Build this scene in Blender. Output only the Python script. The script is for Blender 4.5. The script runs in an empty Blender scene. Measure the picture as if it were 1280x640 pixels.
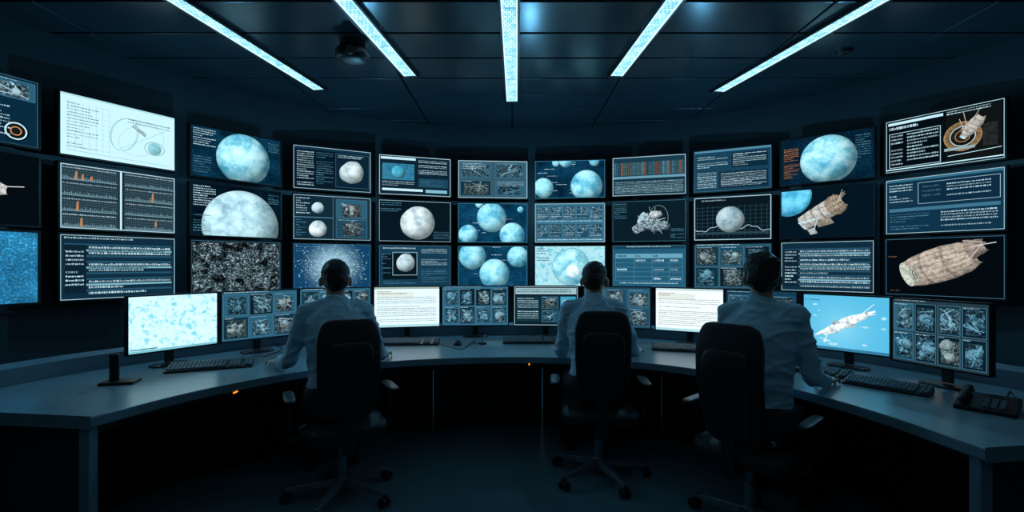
import bpy, math, random
from mathutils import Vector, Matrix, noise
R = random.Random(7)
sc = bpy.context.scene
try:
    sc.view_settings.view_transform = 'Standard'
    sc.view_settings.look = 'None'
except Exception as e:
    print(e)
F = 600.0; CZ = 1.32; HOR = 330.0
def lin(c):
    c = c/255.0
    return c/12.92 if c <= 0.04045 else ((c+0.055)/1.055)**2.4
def C(r, g, b): return (lin(r), lin(g), lin(b))
def px(x, d): return ((x-640.0)/F*d, d)

# ------------------------------------------------------------ materials
def mat_base(name):
    m = bpy.data.materials.new(name); m.use_nodes = True
    nt = m.node_tree; nt.nodes.clear()
    out = nt.nodes.new('ShaderNodeOutputMaterial')
    return m, nt, out
def pbr(name, col, rough=0.5, metal=0.0, nscale=20.0, namp=0.25, bump=0.0, bscale=60.0, spec=0.5, stretch=None, bdist=.02):
    m, nt, out = mat_base(name)
    b = nt.nodes.new('ShaderNodeBsdfPrincipled')
    tc = nt.nodes.new('ShaderNodeTexCoord')
    mp = nt.nodes.new('ShaderNodeMapping')
    if stretch: mp.inputs['Scale'].default_value = stretch
    nt.links.new(tc.outputs['Object'], mp.inputs['Vector'])
    n = nt.nodes.new('ShaderNodeTexNoise'); n.inputs['Scale'].default_value = nscale; n.inputs['Detail'].default_value = 5
    nt.links.new(mp.outputs['Vector'], n.inputs['Vector'])
    r = nt.nodes.new('ShaderNodeValToRGB')
    r.color_ramp.elements[0].color = tuple(c*(1-namp) for c in col)+(1,)
    r.color_ramp.elements[1].color = tuple(min(1, c*(1+namp)) for c in col)+(1,)
    r.color_ramp.elements[0].position = .3; r.color_ramp.elements[1].position = .7
    nt.links.new(n.outputs['Fac'], r.inputs['Fac'])
    nt.links.new(r.outputs['Color'], b.inputs['Base Color'])
    b.inputs['Roughness'].default_value = rough; b.inputs['Metallic'].default_value = metal
    b.inputs['Specular IOR Level'].default_value = spec
    if bump > 0:
        n2 = nt.nodes.new('ShaderNodeTexNoise'); n2.inputs['Scale'].default_value = bscale; n2.inputs['Detail'].default_value = 4
        nt.links.new(mp.outputs['Vector'], n2.inputs['Vector'])
        bp = nt.nodes.new('ShaderNodeBump'); bp.inputs['Strength'].default_value = bump; bp.inputs['Distance'].default_value = bdist
        nt.links.new(n2.outputs['Fac'], bp.inputs['Height'])
        nt.links.new(bp.outputs['Normal'], b.inputs['Normal'])
    nt.links.new(b.outputs[0], out.inputs[0])
    return m
def emis(name, col, s):
    m, nt, out = mat_base(name)
    e = nt.nodes.new('ShaderNodeEmission'); e.inputs[0].default_value = col+(1,); e.inputs[1].default_value = s
    nt.links.new(e.outputs[0], out.inputs[0]); return m
SCR = 1.15
def scr_mat(name, kind):
    m, nt, out = mat_base(name)
    N = nt.nodes.new; L = nt.links.new
    e = N('ShaderNodeEmission'); e.inputs[1].default_value = SCR
    a = N('ShaderNodeAttribute'); a.attribute_name = 'Col'
    L(e.outputs[0], out.inputs[0])
    if kind == 'flat':
        L(a.outputs['Color'], e.inputs[0]); return m
    uv = N('ShaderNodeUVMap'); uv.uv_map = 'UV'
    mix = N('ShaderNodeMix'); mix.data_type = 'RGBA'; mix.blend_type = 'MULTIPLY'; mix.inputs[0].default_value = 1
    L(a.outputs['Color'], mix.inputs[6])
    def nz(scale, detail=6, rough=.6, dist=0):
        n = N('ShaderNodeTexNoise'); n.inputs['Scale'].default_value = scale; n.inputs['Detail'].default_value = detail
        n.inputs['Roughness'].default_value = rough; n.inputs['Distortion'].default_value = dist
        L(uv.outputs[0], n.inputs['Vector']); return n
    def ramp(src, stops):
        r = N('ShaderNodeValToRGB'); els = r.color_ramp.elements
        while len(els) < len(stops): els.new(.5)
        for el, (p, c) in zip(els, stops): el.position = p; el.color = tuple(c)+(1,)
        L(src, r.inputs['Fac']); return r
    def mul(a_, b_, f=1.0, bt='MULTIPLY'):
        m2 = N('ShaderNodeMix'); m2.data_type = 'RGBA'; m2.blend_type = bt; m2.inputs[0].default_value = f
        L(a_, m2.inputs[6]); L(b_, m2.inputs[7]); return m2.outputs[2]
    if kind in ('moon', 'rock'):
        n = nz(2.8 if kind == 'moon' else 4.0, 10, .62, .15)
        if kind == 'moon': st = [(.36, (.14, .46, .62)), (.46, (.36, .70, .82)), (.54, (.70, .95, 1.0)), (.70, (1.12, 1.2, 1.2))]
        else: st = [(.36, (.40, .54, .60)), (.46, (.68, .79, .83)), (.56, (.92, 1.0, 1.02)), (.70, (1.15, 1.2, 1.2))]
        r1 = ramp(n.outputs['Fac'], st)
        v = N('ShaderNodeTexVoronoi'); v.inputs['Scale'].default_value = 9; L(uv.outputs[0], v.inputs['Vector'])
        r2 = ramp(v.outputs['Distance'], [(.0, (1.3, 1.3, 1.3)), (.05, (.70, .76, .80)), (.12, (.76, .82, .86)), (.145, (1.4, 1.35, 1.3)), (.19, (1, 1, 1))])
        v2 = N('ShaderNodeTexVoronoi'); v2.inputs['Scale'].default_value = 30; L(uv.outputs[0], v2.inputs['Vector'])
        r3 = ramp(v2.outputs['Distance'], [(.0, (.68, .74, .78)), (.14, (.80, .84, .87)), (.18, (1.22, 1.2, 1.17)), (.26, (1, 1, 1))])
        L(mul(mul(r1.outputs[0], r2.outputs[0], .75), r3.outputs[0], .6), mix.inputs[7])
    elif kind == 'machine':
        n = nz(20, 8, .7, 1.0)
        r = ramp(n.outputs['Fac'], [(.42, (.03, .05, .07)), (.52, (.33, .40, .44)), (.62, (1.3, 1.4, 1.42))])
        L(r.outputs[0], mix.inputs[7])
    elif kind == 'speckle':
        n = nz(34, 5, .7, 0)
        r = ramp(n.outputs['Fac'], [(.46, (.45, .45, .45)), (.58, (.75, .8, .85)), (.70, (2.6, 2.4, 2.2))])
        n2 = nz(2.2, 6)
        r2 = ramp(n2.outputs['Fac'], [(.35, (.35, .38, .4)), (.65, (1.5, 1.4, 1.35))])
        L(mul(r.outputs[0], r2.outputs[0]), mix.inputs[7])
    elif kind == 'map':
        n = nz(9, 10, .75, .6)
        r = ramp(n.outputs['Fac'], [(.36, (.22, .60, .74)), (.43, (.50, .84, .92)), (.49, (1, 1, 1)), (.8, (1.1, 1.08, 1.05))])
        L(r.outputs[0], mix.inputs[7])
    elif kind == 'net':
        n = nz(17, 7, .72, 1.6)
        r = ramp(n.outputs['Fac'], [(.49, (.02, .025, .03)), (.56, (.2, .25, .28)), (.64, (1.3, 1.3, 1.3))])
        n2 = nz(5, 3, .5, .5)
        r2 = ramp(n2.outputs['Fac'], [(.40, (.12, .12, .12)), (.55, (1.2, 1.2, 1.2))])
        L(mul(r.outputs[0], r2.outputs[0]), mix.inputs[7])
    elif kind == 'hull':
        n = nz(12, 8, .65, .2)
        r = ramp(n.outputs['Fac'], [(.38, (.50, .52, .54)), (.5, (.85, .87, .88)), (.62, (1.12, 1.12, 1.12))])
        v = N('ShaderNodeTexVoronoi'); v.feature = 'F1'; v.distance = 'CHEBYCHEV'; v.inputs['Scale'].default_value = 40; L(uv.outputs[0], v.inputs['Vector'])
        r2 = ramp(v.outputs['Distance'], [(.3, (1, 1, 1)), (.5, (.62, .62, .62))])
        L(mul(r.outputs[0], r2.outputs[0], .6), mix.inputs[7])
    L(mix.outputs[2], e.inputs[0])
    return m
KINDS = ['flat', 'moon', 'machine', 'speckle', 'map', 'net', 'hull', 'rock']
SM = [scr_mat('screen_'+k, k) for k in KINDS]
M_BLACK = pbr('black_plastic', (.010, .012, .014), .42, nscale=40)
M_BEZEL = pbr('monitor_bezel', (.006, .008, .010), .5, nscale=40, spec=.3)
M_KEY = pbr('key_plastic', (.22, .30, .36), .45, nscale=60)
M_METAL = pbr('dark_metal', (.20, .26, .30), .32, .6, nscale=30)
M_DARKM = pbr('matte_dark_metal', (.03, .037, .042), .4, .5, nscale=30)
M_DESK = pbr('desk_laminate', (.24, .36, .42), .27, nscale=6, namp=.08, bump=.02, bscale=200)
M_DESKE = pbr('desk_edge', (.18, .28, .34), .4, nscale=8, namp=.1)
M_PANEL = pbr('desk_panel', (.010, .015, .019), .5, nscale=5)
M_CHAIR = pbr('chair_fabric', (.008, .010, .013), .55, nscale=80, bump=.15, bscale=400)
M_SHIRT = pbr('shirt_cotton', (.46, .70, .86), .85, nscale=9, namp=.06, bump=.2, bscale=16, stretch=(1, 1, 1.6))
M_SHIRT2 = pbr('shirt_cotton_grey', (.40, .62, .76), .85, nscale=9, namp=.06, bump=.2, bscale=15, stretch=(1, 1, 1.6))
M_TROU = pbr('trouser_cloth', (.012, .015, .022), .85, nscale=30, bump=.2)
M_SKIN = pbr('skin', (.52, .30, .21), .5, nscale=12, namp=.12, bump=.05, bscale=90)
M_HAIR = pbr('hair', (.010, .009, .010), .45, nscale=70, namp=.5, bump=.4, bscale=140, stretch=(1, 1, .4), spec=.4)
M_EYE = pbr('eye_white', (.6, .6, .6), .2)
M_WALL = pbr('wall_paint', (.017, .034, .044), .6, nscale=3, namp=.12, bump=.03)
M_CEIL = pbr('ceiling_metal', (.030, .058, .074), .24, .35, nscale=2, namp=.12)
M_SHOE = pbr('shoe_leather', (.008, .007, .007), .35)
M_ORANGE = emis('indicator_orange', C(255, 140, 40), 1.5)

def floor_mat():
    m, nt, out = mat_base('floor_vinyl'); N = nt.nodes.new; L = nt.links.new
    b = N('ShaderNodeBsdfPrincipled'); tc = N('ShaderNodeTexCoord')
    n = N('ShaderNodeTexNoise'); n.inputs['Scale'].default_value = 1.5; n.inputs['Detail'].default_value = 6
    L(tc.outputs['Object'], n.inputs['Vector'])
    r = N('ShaderNodeValToRGB'); r.color_ramp.elements[0].color = (.10, .185, .23, 1); r.color_ramp.elements[1].color = (.14, .245, .30, 1)
    L(n.outputs['Fac'], r.inputs['Fac']); L(r.outputs[0], b.inputs['Base Color'])
    b.inputs['Roughness'].default_value = .28
    L(b.outputs[0], out.inputs[0]); return m
M_FLOOR = floor_mat()
LED = 2.1
def led_mat():
    m, nt, out = mat_base('led_tube'); N = nt.nodes.new; L = nt.links.new
    tc = N('ShaderNodeTexCoord')
    br = N('ShaderNodeTexBrick'); br.inputs['Scale'].default_value = 1
    br.inputs['Brick Width'].default_value = .030; br.inputs['Row Height'].default_value = .030
    br.inputs['Mortar Size'].default_value = .005; br.inputs['Mortar Smooth'].default_value = .9
    br.inputs['Color1'].default_value = (.16, .44, .60, 1); br.inputs['Color2'].default_value = (.46, .82, .98, 1); br.inputs['Mortar'].default_value = (.06, .20, .32, 1)
    L(tc.outputs['Object'], br.inputs['Vector'])
    e = N('ShaderNodeEmission'); L(br.outputs[0], e.inputs[0]); e.inputs[1].default_value = LED
    L(e.outputs[0], out.inputs[0]); return m
M_LED = led_mat()
M_LEDE = emis('led_edge', (.44, .80, 1.0), 2.4)

# ------------------------------------------------------------ mesh helpers
def mk(name, V, Fc, mats, parent=None, smooth=False, loc=None, bevel=0, fmat=None):
    me = bpy.data.meshes.new(name); me.from_pydata([tuple(v) for v in V], [], Fc); me.update()
    if not isinstance(mats, (list, tuple)): mats = [mats]
    for m in mats: me.materials.append(m)
    if fmat: me.polygons.foreach_set('material_index', fmat)
    if smooth: me.polygons.foreach_set('use_smooth', [True]*len(me.polygons))
    ob = bpy.data.objects.new(name, me); sc.collection.objects.link(ob)
    if parent is not None: ob.parent = parent
    if loc is not None: ob.location = loc
    if bevel > 0:
        md = ob.modifiers.new('bevel', 'BEVEL'); md.width = bevel; md.segments = 2; md.limit_method = 'ANGLE'
    return ob
def empty(name, loc, yaw, label, cat, group=None):
    e = bpy.data.objects.new(name, None); sc.collection.objects.link(e)
    e.location = loc; e.rotation_euler = (0, 0, yaw); e.empty_display_size = .1
    e['label'] = label; e['category'] = cat
    if group: e['group'] = group
    return e
class G:
    def __init__(s): s.V = []; s.F = []
    def add(s, V, Fc):
        o = len(s.V); s.V += [Vector(v) for v in V]; s.F += [tuple(i+o for i in f) for f in Fc]
    def box(s, c, d, M=None):
        x, y, z = d[0]/2, d[1]/2, d[2]/2
        V = [Vector((sx*x, sy*y, sz*z)) for sx in (-1, 1) for sy in (-1, 1) for sz in (-1, 1)]
        if M is not None: V = [M @ v for v in V]
        V = [v+Vector(c) for v in V]
        s.add(V, [(0, 1, 3, 2), (4, 6, 7, 5), (0, 4, 5, 1), (2, 3, 7, 6), (0, 2, 6, 4), (1, 5, 7, 3)])
        return s
    def ell(s, c, r, M=None, nu=20, nv=12, e1=1.0, e2=1.0, fn=None):
        V = []; Fc = []
        sg = lambda w, e: math.copysign(abs(w)**e, w)
        for j in range(1, nv):
            t = -math.pi/2+math.pi*j/nv
            for i in range(nu):
                a = 2*math.pi*i/nu
                V.append(Vector((r[0]*sg(math.cos(t), e1)*sg(math.cos(a), e2), r[1]*sg(math.cos(t), e1)*sg(math.sin(a), e2), r[2]*sg(math.sin(t), e1))))
        V.append(Vector((0, 0, -r[2]))); V.append(Vector((0, 0, r[2])))
        for j in range(nv-2):
            for i in range(nu):
                a = j*nu+i; b = j*nu+(i+1) % nu
                Fc.append((a, b, b+nu, a+nu))
        bt = len(V)-2; tp = len(V)-1
        for i in range(nu):
            Fc.append((bt, (i+1) % nu, i)); o = (nv-2)*nu; Fc.append((tp, o+i, o+(i+1) % nu))
        if fn: V = [Vector(fn(v)) for v in V]
        if M is not None: V = [M @ v for v in V]
        s.add([v+Vector(c) for v in V], Fc); return s
    def cap(s, p0, p1, r0, r1, n=14):
        p0 = Vector(p0); p1 = Vector(p1); d = p1-p0; L = d.length
        if L < 1e-6: return s
        q = Vector((0, 0, 1)).rotation_difference(d).to_matrix()
        prof = []
        for k in range(1, 5):
            a = -math.pi/2+k*math.pi/10; prof.append((r0*math.cos(a), r0*math.sin(a)))
        prof += [(r0, 0), (r1, L)]
        for k in range(1, 5):
            a = k*math.pi/10; prof.append((r1*math.cos(a), L+r1*math.sin(a)))
        V = []; Fc = []
        for (r, z) in prof:
            for i in range(n):
                a = 2*math.pi*i/n; V.append(q @ Vector((r*math.cos(a), r*math.sin(a), z))+p0)
        V.append(q @ Vector((0, 0, -r0))+p0); V.append(q @ Vector((0, 0, L+r1))+p0)
        for j in range(len(prof)-1):
            for i in range(n):
                a = j*n+i; b = j*n+(i+1) % n; Fc.append((a, b, b+n, a+n))
        o = (len(prof)-1)*n
        for i in range(n):
            Fc.append((len(V)-2, (i+1) % n, i)); Fc.append((len(V)-1, o+i, o+(i+1) % n))
        s.add(V, Fc); return s
    def cyl(s, p0, p1, r0, r1=None, n=20):
        if r1 is None: r1 = r0
        p0 = Vector(p0); p1 = Vector(p1); d = p1-p0
        q = Vector((0, 0, 1)).rotation_difference(d).to_matrix()
        V = []; Fc = []
        for (r, p) in ((r0, p0), (r1, p1)):
            for i in range(n):
                a = 2*math.pi*i/n; V.append(q @ Vector((r*math.cos(a), r*math.sin(a), 0))+p)
        for i in range(n):
            Fc.append((i, (i+1) % n, n+(i+1) % n, n+i))
        Fc.append(tuple(reversed(range(n)))); Fc.append(tuple(range(n, 2*n)))
        s.add(V, Fc); return s
    def loft(s, rings, n=28, e=1.0):
        V = []; Fc = []
        sg = lambda w: math.copysign(abs(w)**e, w)
        for (cx, cy, z, rx, ry) in rings:
            for i in range(n):
                a = 2*math.pi*i/n; V.append(Vector((cx+rx*sg(math.cos(a)), cy+ry*sg(math.sin(a)), z)))
        for j in range(len(rings)-1):
            for i in range(n):
                a = j*n+i; b = j*n+(i+1) % n; Fc.append((a, b, b+n, a+n))
        Fc.append(tuple(reversed(range(n)))); o = (len(rings)-1)*n; Fc.append(tuple(range(o, o+n)))
        s.add(V, Fc); return s
    def ob(s, name, mats, parent=None, **k): return mk(name, s.V, s.F, mats, parent, **k)
def baked(g, name, mat, parent, voxel, smooth=3, disp=None):
    ob = mk('tmp', g.V, g.F, mat)
    r = ob.modifiers.new('r', 'REMESH'); r.mode = 'VOXEL'; r.voxel_size = voxel
    if smooth:
        s_ = ob.modifiers.new('s', 'SMOOTH'); s_.factor = .5; s_.iterations = smooth
    dg = bpy.context.evaluated_depsgraph_get(); dg.update()
    me = bpy.data.meshes.new_from_object(ob.evaluated_get(dg))
    bpy.data.objects.remove(ob)
    me.name = name
    me.materials.clear(); me.materials.append(mat)
    if disp:
        nr = [v.normal.copy() for v in me.vertices]
        for v, n_ in zip(me.vertices, nr): v.co += n_*disp(v.co)
    me.polygons.foreach_set('use_smooth', [True]*len(me.polygons)); me.update()
    o = bpy.data.objects.new(name, me); sc.collection.objects.link(o); o.parent = parent
    return o
def spline(pts, n):
    P = [Vector(p) for p in pts]; out = []
    P = [P[0]*2-P[1]]+P+[P[-1]*2-P[-2]]
    for i in range(1, len(P)-2):
        for k in range(n):
            t = k/n; a, b, c, d = P[i-1], P[i], P[i+1], P[i+2]
            out.append(.5*((2*b)+(c-a)*t+(2*a-5*b+4*c-d)*t*t+(3*b-a-3*c+d)*t**3))
    out.append(P[-2]); return out

# ------------------------------------------------------------ screen builder
WH = C(190, 228, 242); DIM = C(78, 132, 158); NAVY = C(6, 24, 38); TEAL = C(16, 72, 104); BLK = C(3, 11, 17); SLATE = C(16, 48, 68)
ORG = C(196, 134, 86); MID = C(50, 104, 130)
class S:
    def __init__(s, w, h):
        s.w = w; s.h = h; s.a = w/h; s.V = []; s.F = []; s.m = []; s.c = []; s.uv = []; s.seed = R.uniform(0, 50)
    def P(s, u, v, l): return ((u-.5)*s.w, -.0006*l, (1-v)*s.h)
    def vert(s, u, v, l, col):
        s.V.append(s.P(u, v, l)); s.c.append(col); s.uv.append((u*s.a+s.seed, v+s.seed)); return len(s.V)-1
    def rect(s, u0, v0, u1, v1, col, l=1, k=0):
        u0 = max(0, u0); v0 = max(0, v0); u1 = min(1, u1); v1 = min(1, v1)
        if u1 <= u0 or v1 <= v0: return
        i = [s.vert(u0, v1, l, col), s.vert(u1, v1, l, col), s.vert(u1, v0, l, col), s.vert(u0, v0, l, col)]
        s.F.append(tuple(i)); s.m.append(k)
    def frame(s, u0, v0, u1, v1, col, l=2, t=.008):
        t = t*.75; col = tuple(c*.75 for c in col)
        a = t/s.a
        s.rect(u0, v0, u1, v0+t, col, l); s.rect(u0, v1-t, u1, v1, col, l); s.rect(u0, v0, u0+a, v1, col, l); s.rect(u1-a, v0, u1, v1, col, l)
    def line(s, u0, v0, u1, v1, col, l=3, t=.008):
        d = Vector(((u1-u0)*s.a, v1-v0))
        if d.length < 1e-6: return
        n_ = Vector((-d.y, d.x)).normalized()*t/2
        pts = [(u0-n_.x/s.a, v0-n_.y), (u1-n_.x/s.a, v1-n_.y), (u1+n_.x/s.a, v1+n_.y), (u0+n_.x/s.a, v0+n_.y)]
        i = [s.vert(min(1, max(0, a)), min(1, max(0, b)), l, col) for a, b in pts]; s.F.append(tuple(i)); s.m.append(0)
    def ring(s, cu, cv, ru, rv, col, l=3, t=.008, n=28, rot=0):
        p = []
        for i in range(n+1):
            a = 2*math.pi*i/n; x = ru*math.cos(a); y = rv*math.sin(a)
            p.append((cu+(x*math.cos(rot)-y*math.sin(rot))/s.a, cv+x*math.sin(rot)+y*math.cos(rot)))
        for a, b in zip(p, p[1:]): s.line(a[0], a[1], b[0], b[1], col, l, t)
    def text(s, u0, v0, u1, v1, rows, col, l=3, fill=.7, hfrac=.42, wm=1.0):
        if rows > 3: rows = int(rows*1.3)
        p = (v1-v0)/rows
        for r in range(rows):
            if R.random() > .9: continue
            u = u0; end = u0+(u1-u0)*(1 if R.random() < fill else R.uniform(.3, .9)); v = v0+p*r
            ff = R.choice([.5, .65, .8, .9])
            while u < end:
                w = R.uniform(.008, .036)*wm/s.a*1.2; w = min(w, end-u)
                f = ff*R.uniform(.55, 1.05); hh = p*hfrac*R.choice([.75, 1, 1])
                s.rect(u, v+p*hfrac-hh, u+w, v+p*hfrac, tuple(c*f for c in col), l); u += w+.008*1.2/s.a
    def disc(s, cu, cv, r, col, l=3, box=(0, 0, 1, 1), k=1, li=(-.5, -.55), n=40, rings=9, amb=.22, ry=None, wob=0):
        ry = ry or r; base = len(s.V); lx, ly = li
        ph = R.uniform(0, 6)
        for j in range(rings+1):
            rho = j/rings
            for i in range(n):
                a = 2*math.pi*i/n; q = 1+wob*(math.sin(2*a+ph)+.6*math.sin(3*a+2*ph)+.35*math.sin(7*a+ph))
                u = cu+rho*q*r*math.cos(a)/s.a; v = cv+rho*q*ry*math.sin(a)
                u = min(max(u, box[0]), box[2]); v = min(max(v, box[1]), box[3])
                x = (u-cu)*s.a/r; y = (v-cv)/ry; zz = math.sqrt(max(0, 1-x*x-y*y))
                nl = math.sqrt(1+lx*lx+ly*ly); d = (x*lx+y*ly+zz)/nl
                f = amb+(1-amb)*max(0, min(1, d*1.2))
                s.vert(u, v, l, tuple(c*f for c in col))
        for j in range(rings):
            for i in range(n):
                a = base+j*n+i; b = base+j*n+(i+1) % n; s.F.append((a, b, b+n, a+n)); s.m.append(k)
    def glow(s, cu, cv, r, c0, c1, l=1, n=36, rings=8, k=0, pw=2.0):
        base = len(s.V)
        for j in range(rings+1):
            rho = j/rings; f = (1-rho)**pw
            for i in range(n):
                a = 2*math.pi*i/n; u = min(1, max(0, cu+rho*r*math.cos(a)/s.a)); v = min(1, max(0, cv+rho*r*math.sin(a)))
                s.vert(u, v, l, tuple(a_*f+b_*(1-f) for a_, b_ in zip(c0, c1)))
        for j in range(rings):
            for i in range(n):
                a = base+j*n+i; b = base+j*n+(i+1) % n; s.F.append((a, b, b+n, a+n)); s.m.append(k)
    def poly(s, pts, col, l=3, k=0):
        i = [s.vert(min(1, max(0, a)), min(1, max(0, b)), l, col) for a, b in pts]; s.F.append(tuple(i)); s.m.append(k)
    def barrel(s, cu, cv, L, prof, ang, col, l=4, k=6, n=12, ribs=0, capc=None, m=None, ribax=0, capw=.35, shade=.2):
        """lit body of revolution drawn flat; prof = radius samples along the axis"""
        m = m or 24; base = len(s.V); ca, sa = math.cos(ang), math.sin(ang)
        def rad(t):
            x = t*(len(prof)-1); i = min(int(x), len(prof)-2); f = x-i; f = f*f*(3-2*f); return prof[i]*(1-f)+prof[i+1]*f
        for j in range(m+1):
            t = j/m; x = -L/2+L*t; rr = rad(t)
            for i in range(n+1):
                y = -1+2*i/n; sh = shade+.9*math.sqrt(max(0, 1-(y+.3)**2/1.75))
                b = 1.0
                if ribs and (j % ribs) == 0: b *= .55
                if ribax and (i % ribax) == 0: b *= .62
                xo = -capw*rr*math.sqrt(1-y*y); X = x+xo; Y = y*rr
                s.vert(min(1, max(0, cu+(X*ca-Y*sa)/s.a)), min(1, max(0, cv+X*sa+Y*ca)), l, tuple(c*sh*b for c in col))
        for j in range(m):
            for i in range(n):
                a = base+j*(n+1)+i; s.F.append((a, a+1, a+n+2, a+n+1)); s.m.append(k)
        if capc:
            pts = []; r = prof[0]
            for i in range(24):
                a = 2*math.pi*i/24; X = -L/2+capw*r*math.cos(a); Y = r*math.sin(a)
                pts.append((cu+(X*ca-Y*sa)/s.a, cv+X*sa+Y*ca))
            s.poly(pts, capc, l+1, 6)
    def tube(s, cu, cv, L, r, ang, col, l=4, k=6, taper=1.0, n=8, m=8, capc=None):
        s.barrel(cu, cv, L, [r, r*taper], ang, col, l, k, n, 0, capc, m)
    def pic(s, u0, v0, u1, v1, l=2, tint=None, n=5, frame=True):
        tint = tint or R.choice([C(140, 192, 212), C(110, 168, 192), C(130, 178, 196), C(155, 188, 198), C(152, 176, 180)])
        bg = R.choice([C(8, 28, 40), C(14, 46, 62), C(26, 70, 92), C(40, 90, 114)])
        s.rect(u0, v0, u1, v1, bg, l)
        W = u1-u0; H = v1-v0
        s.rect(u0+W*R.uniform(.04, .2), v0+H*R.uniform(.08, .25), u1-W*R.uniform(.04, .2), v1-H*.08, tuple(c*.35 for c in tint), l+1, 2)
        for i in range(n):
            cu = u0+W*R.uniform(.3, .7); cv = v0+H*R.uniform(.3, .7)
            t = R.random()
            if t < .35: s.disc(cu, cv, H*R.uniform(.08, .22), tint, l+2+i % 3, (u0, v0, u1, v1), R.choice([2, 2, 6]), rings=3, n=14, wob=.12)
            elif t < .6: s.tube(cu, cv, H*R.uniform(.25, .5), H*R.uniform(.04, .11), R.uniform(0, 3), tint, l+2+i % 3, R.choice([2, 2, 6]), n=4, m=3)
            else:
                s.line(u0+W*R.uniform(.1, .4), v0+H*R.uniform(.1, .9), u0+W*R.uniform(.6, .9), v0+H*R.uniform(.1, .9), tint, l+4, .008)
        if R.random() < .25: s.disc(u0+W*R.uniform(.35, .65), v0+H*R.uniform(.4, .6), H*.06, ORG, l+6, (u0, v0, u1, v1), 6, rings=3, n=10)
        s.text(u0+W*.06, v0+H*.03, u1-W*.3, v0+H*.1, 1, WH, l+6)
        if frame: s.frame(u0, v0, u1, v1, DIM, l+5, .010)
    def grid(s, u0, v0, u1, v1, nc, nr, gap=.02, **k):
        W = (u1-u0)/nc; H = (v1-v0)/nr
        for i in range(nc):
            for j in range(nr):
                s.pic(u0+W*i+gap/s.a, v0+H*j+gap, u0+W*(i+1)-gap/s.a, v0+H*(j+1)-gap, **k)
    def build(s, parent, bg=None):
        me = bpy.data.meshes.new('screen'); me.from_pydata(s.V, [], s.F)
        for m in SM: me.materials.append(m)
        me.polygons.foreach_set('material_index', s.m)
        ul = me.uv_layers.new(name='UV'); ca = me.color_attributes.new('Col', 'FLOAT_COLOR', 'POINT')
        fl = []
        for c in s.c: fl += [c[0], c[1], c[2], 1]
        ca.data.foreach_set('color', fl)
        vi = [0]*len(me.loops); me.loops.foreach_get('vertex_index', vi)
        uvs = []
        for i in vi: uvs += s.uv[i]
        ul.data.foreach_set('uv', uvs); me.update()
        o = bpy.data.objects.new('screen', me); sc.collection.objects.link(o); o.parent = parent
        return o

# ---- content functions
def ct_textsat(s):
    s.rect(0, 0, 1, 1, C(8, 40, 60), 0); s.text(.03, .05, .5, .9, 14, WH); s.pic(.55, .04, .98, .32, tint=WH, n=7); s.text(.55, .4, .8, .9, 9, WH)
    s.disc(.84, .80, .15, C(20, 26, 30), 2, k=0); s.ring(.84, .80, .12, .12, WH, 3, .02); s.ring(.84, .80, .06, .06, ORG, 3, .015); s.frame(0, 0, 1, 1, DIM)
def ct_blueprint(s):
    s.rect(0, 0, 1, 1, C(196, 236, 244), 0, 0); s.rect(0, .0, 1, .03, C(170, 215, 225), 1)
    for i in range(7): s.line(.06+i*.055, .12, .06+i*.055, .9, C(150, 195, 205), 2, .005)
    for i in range(9): s.line(.04, .14+i*.09, .42, .14+i*.09, C(170, 210, 218), 2, .004)
    s.text(.05, .14, .3, .9, 12, C(150, 185, 195), 3, .4, .3)
    s.line(.05, .92, .95, .94, C(130, 170, 182), 3, .006)
    for q in range(3): s.ring(.52, .5, .18+.01*q, .30, C(130, 180, 192), 3, .005, rot=.3)
    s.ring(.68, .55, .38, .26, C(140, 185, 195), 3, .005, rot=-.5); s.disc(.80, .66, .11, C(150, 205, 215), 4, k=4, amb=.6); s.ring(.80, .66, .16, .12, C(70, 125, 145), 5, .008)
    s.tube(.66, .38, .25, .03, .6, C(170, 195, 198), 4, 6); s.text(.55, .2, .95, .3, 2, C(140, 180, 190)); s.line(.45, .8, .9, .3, C(120, 165, 180), 3, .005)
def ct_moon(s, cu=.55, cv=.52, r=.55, bg=TEAL, text=True, orange=False, box=(0, 0, 1, 1), col=C(205, 244, 252), k=1):
    s.rect(0, 0, 1, 1, bg, 0, 0); s.rect(0, 0, 1, 1, tuple(c*.7 for c in bg), 1, 3)
    s.disc(cu, cv, r, col, 3, box, n=56, rings=14, k=k)
    if text:
        s.text(.02, .04, .25, .45, 7, WH); s.text(.02, .6, .2, .95, 6, DIM); s.text(.85, .08, .98, .3, 4, DIM)
    if orange:
        s.text(.03, .2, .2, .5, 6, ORG); s.text(.03, .55, .22, .92, 8, ORG, fill=.3, wm=.6); s.text(.82, .1, .97, .6, 8, DIM)
def ct_tab_ast(s):
    s.rect(0, 0, 1, 1, NAVY, 0); s.rect(.0, .0, 1, .07, SLATE, 1)
    s.text(.04, .12, .25, .95, 13, WH); s.text(.28, .12, .5, .9, 12, DIM); s.rect(.53, .1, .98, .92, C(10, 34, 50), 1)
    s.disc(.745, .54, .28, C(225, 236, 238), 3, k=7, wob=.05); s.frame(.53, .1, .98, .92, DIM); s.frame(0, 0, 1, 1, WH, 5, .014); s.text(.56, .14, .9, .22, 2, WH)
def ct_windows(s):
    s.rect(0, 0, 1, 1, C(12, 34, 48), 0); s.rect(.02, .04, .5, .1, WH, 2); s.rect(.04, .2, .48, .62, C(50, 120, 150), 1, 4); s.disc(.26, .42, .17, C(120, 200, 220), 3, (.04, .2, .48, .62), 1)
    s.text(.04, .66, .48, .8, 3, WH); s.text(.54, .08, .95, .5, 8, WH); s.rect(.54, .55, .96, .78, C(24, 66, 88), 1); s.text(.56, .58, .9, .76, 4, DIM)
    s.rect(.04, .84, .6, .9, WH, 2); s.rect(.64, .84, .95, .92, C(120, 180, 200), 2); s.frame(0, 0, 1, 1, WH, 4, .02)
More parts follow.
